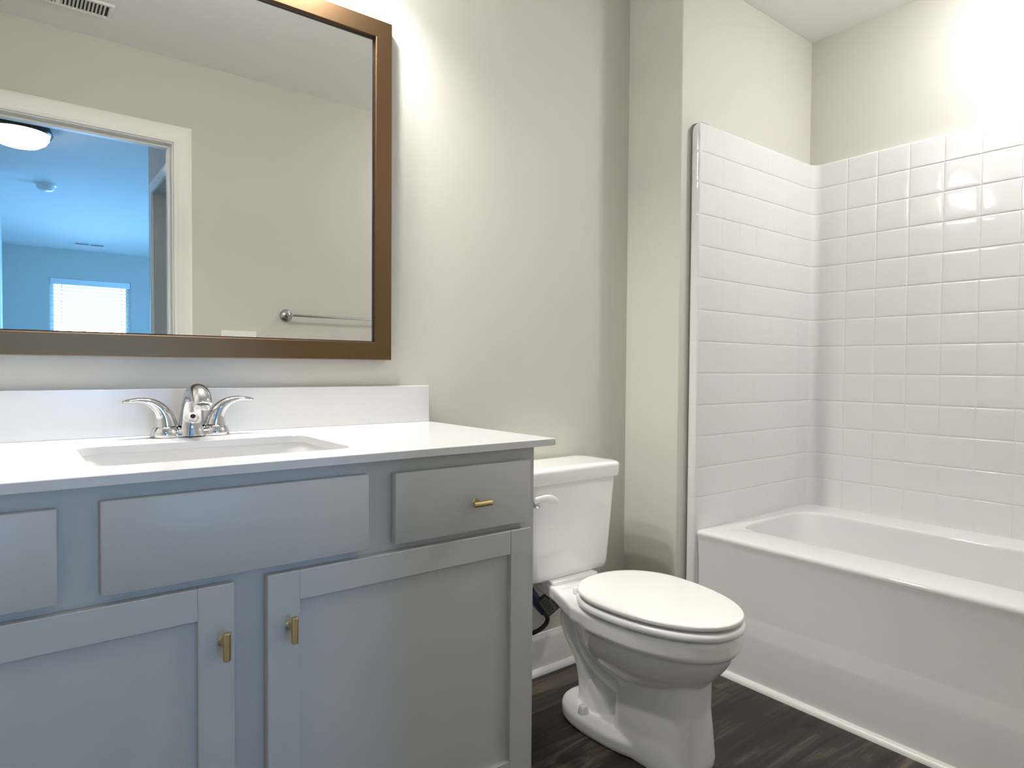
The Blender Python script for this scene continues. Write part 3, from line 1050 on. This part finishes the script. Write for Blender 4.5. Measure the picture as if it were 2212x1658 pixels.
sw = thing('switch_plate', 'white triple light-switch plate on the wall below the towel bar', 'switch', (-0.964, YW, 1.153))
obj('plate', box(NB(), -1.046, -0.882, YW + 0.0003, YW + 0.006, 1.096, 1.2115, 0.003, 2), PLASTIC, sw)
for k in (-1, 0, 1):
    obj('rocker', box(NB(), -0.964 + k * 0.046 - 0.0165, -0.964 + k * 0.046 + 0.0165, YW + 0.005, YW + 0.0085, 1.120, 1.187, 0.002, 2), PLASTIC, sw)


def vent(name, label, x0, x1, y0, y1, fins, mid):
    v = thing(name, label, 'vent', ((x0 + x1) / 2, (y0 + y1) / 2, H))
    m = NB()
    e = 0.017
    z0, z1 = H - 0.009, H - 0.0003
    box(m, x0, x1, y0, y0 + e, z0, z1, 0.0025, 2)
    box(m, x0, x1, y1 - e, y1, z0, z1, 0.0025, 2)
    box(m, x0, x0 + e, y0 + e, y1 - e, z0, z1, 0.0025, 2)
    box(m, x1 - e, x1, y0 + e, y1 - e, z0, z1, 0.0025, 2)
    if mid:
        xm = x0 + (x1 - x0) * mid
        box(m, xm - 0.007, xm + 0.007, y0 + e, y1 - e, z0, z1)
    obj('frame', m, PLASTIC, v)
    obj('duct_shade', box(NB(), x0 + 0.010, x1 - 0.010, y0 + 0.010, y1 - 0.010, H - 0.0015, H - 0.0002), DARK, v)  # thin near-black sheet, paints the shade of the opening behind the fins
    m = NB()
    nf = fins
    for k in range(1, nf):
        x = x0 + e + (x1 - x0 - 2 * e) * k / nf
        loft(m, [[(x - 0.0045, y, H - 0.008), (x - 0.0030, y, H - 0.008), (x + 0.0035, y, H - 0.0018), (x + 0.0020, y, H - 0.0018)] for y in (y0 + e - 0.002, y1 - e + 0.002)])
    obj('fins', m, PLASTIC, v)
    return v


vent('ceiling_vent', 'slotted air vent on the bathroom ceiling near the doorway', -1.868, -1.510, -1.452, -1.322, 26, 0.5)
vent('ceiling_vent', 'small air vent on the bedroom ceiling above the far window', -1.245, -0.945, -7.40, -7.26, 22, 0.5)

cl = thing('ceiling_light', 'glowing flush dome light with dark rim on the bedroom ceiling', 'light', (-1.79, -3.12, H))
obj('rim', lathe(NB(), [(0.10, 0.0), (0.148, 0.0), (0.156, -0.020), (0.164, -0.046), (0.158, -0.056), (0.147, -0.052)], (-1.79, -3.12, H), 'z', 48, True, True), mat('bronze_rim', (0.10, 0.075, 0.06), 0.3, metal=1.0), cl)
obj('dome', lathe(NB(), [(0.1475, -0.052), (0.145, -0.072), (0.130, -0.098), (0.098, -0.120), (0.05, -0.133), (0.0, -0.136)], (-1.79, -3.12, H), 'z', 48, True, False), emit('dome_glow', (1.0, 0.93, 0.86), BEDROOM_SHADE), cl)

sd = thing('smoke_detector', 'round white smoke detector on the bedroom ceiling', 'smoke detector', (-1.61, -4.58, H))
obj('mount_plate', lathe(NB(), [(0.070, 0.0), (0.070, -0.010), (0.060, -0.012)], (-1.61, -4.58, H), 'z', 36), PLASTIC, sd)
obj('cover', lathe(NB(), [(0.058, -0.012), (0.060, -0.022), (0.055, -0.040), (0.040, -0.048), (0.0, -0.050)], (-1.61, -4.58, H), 'z', 36, True, False), PLASTIC, sd)
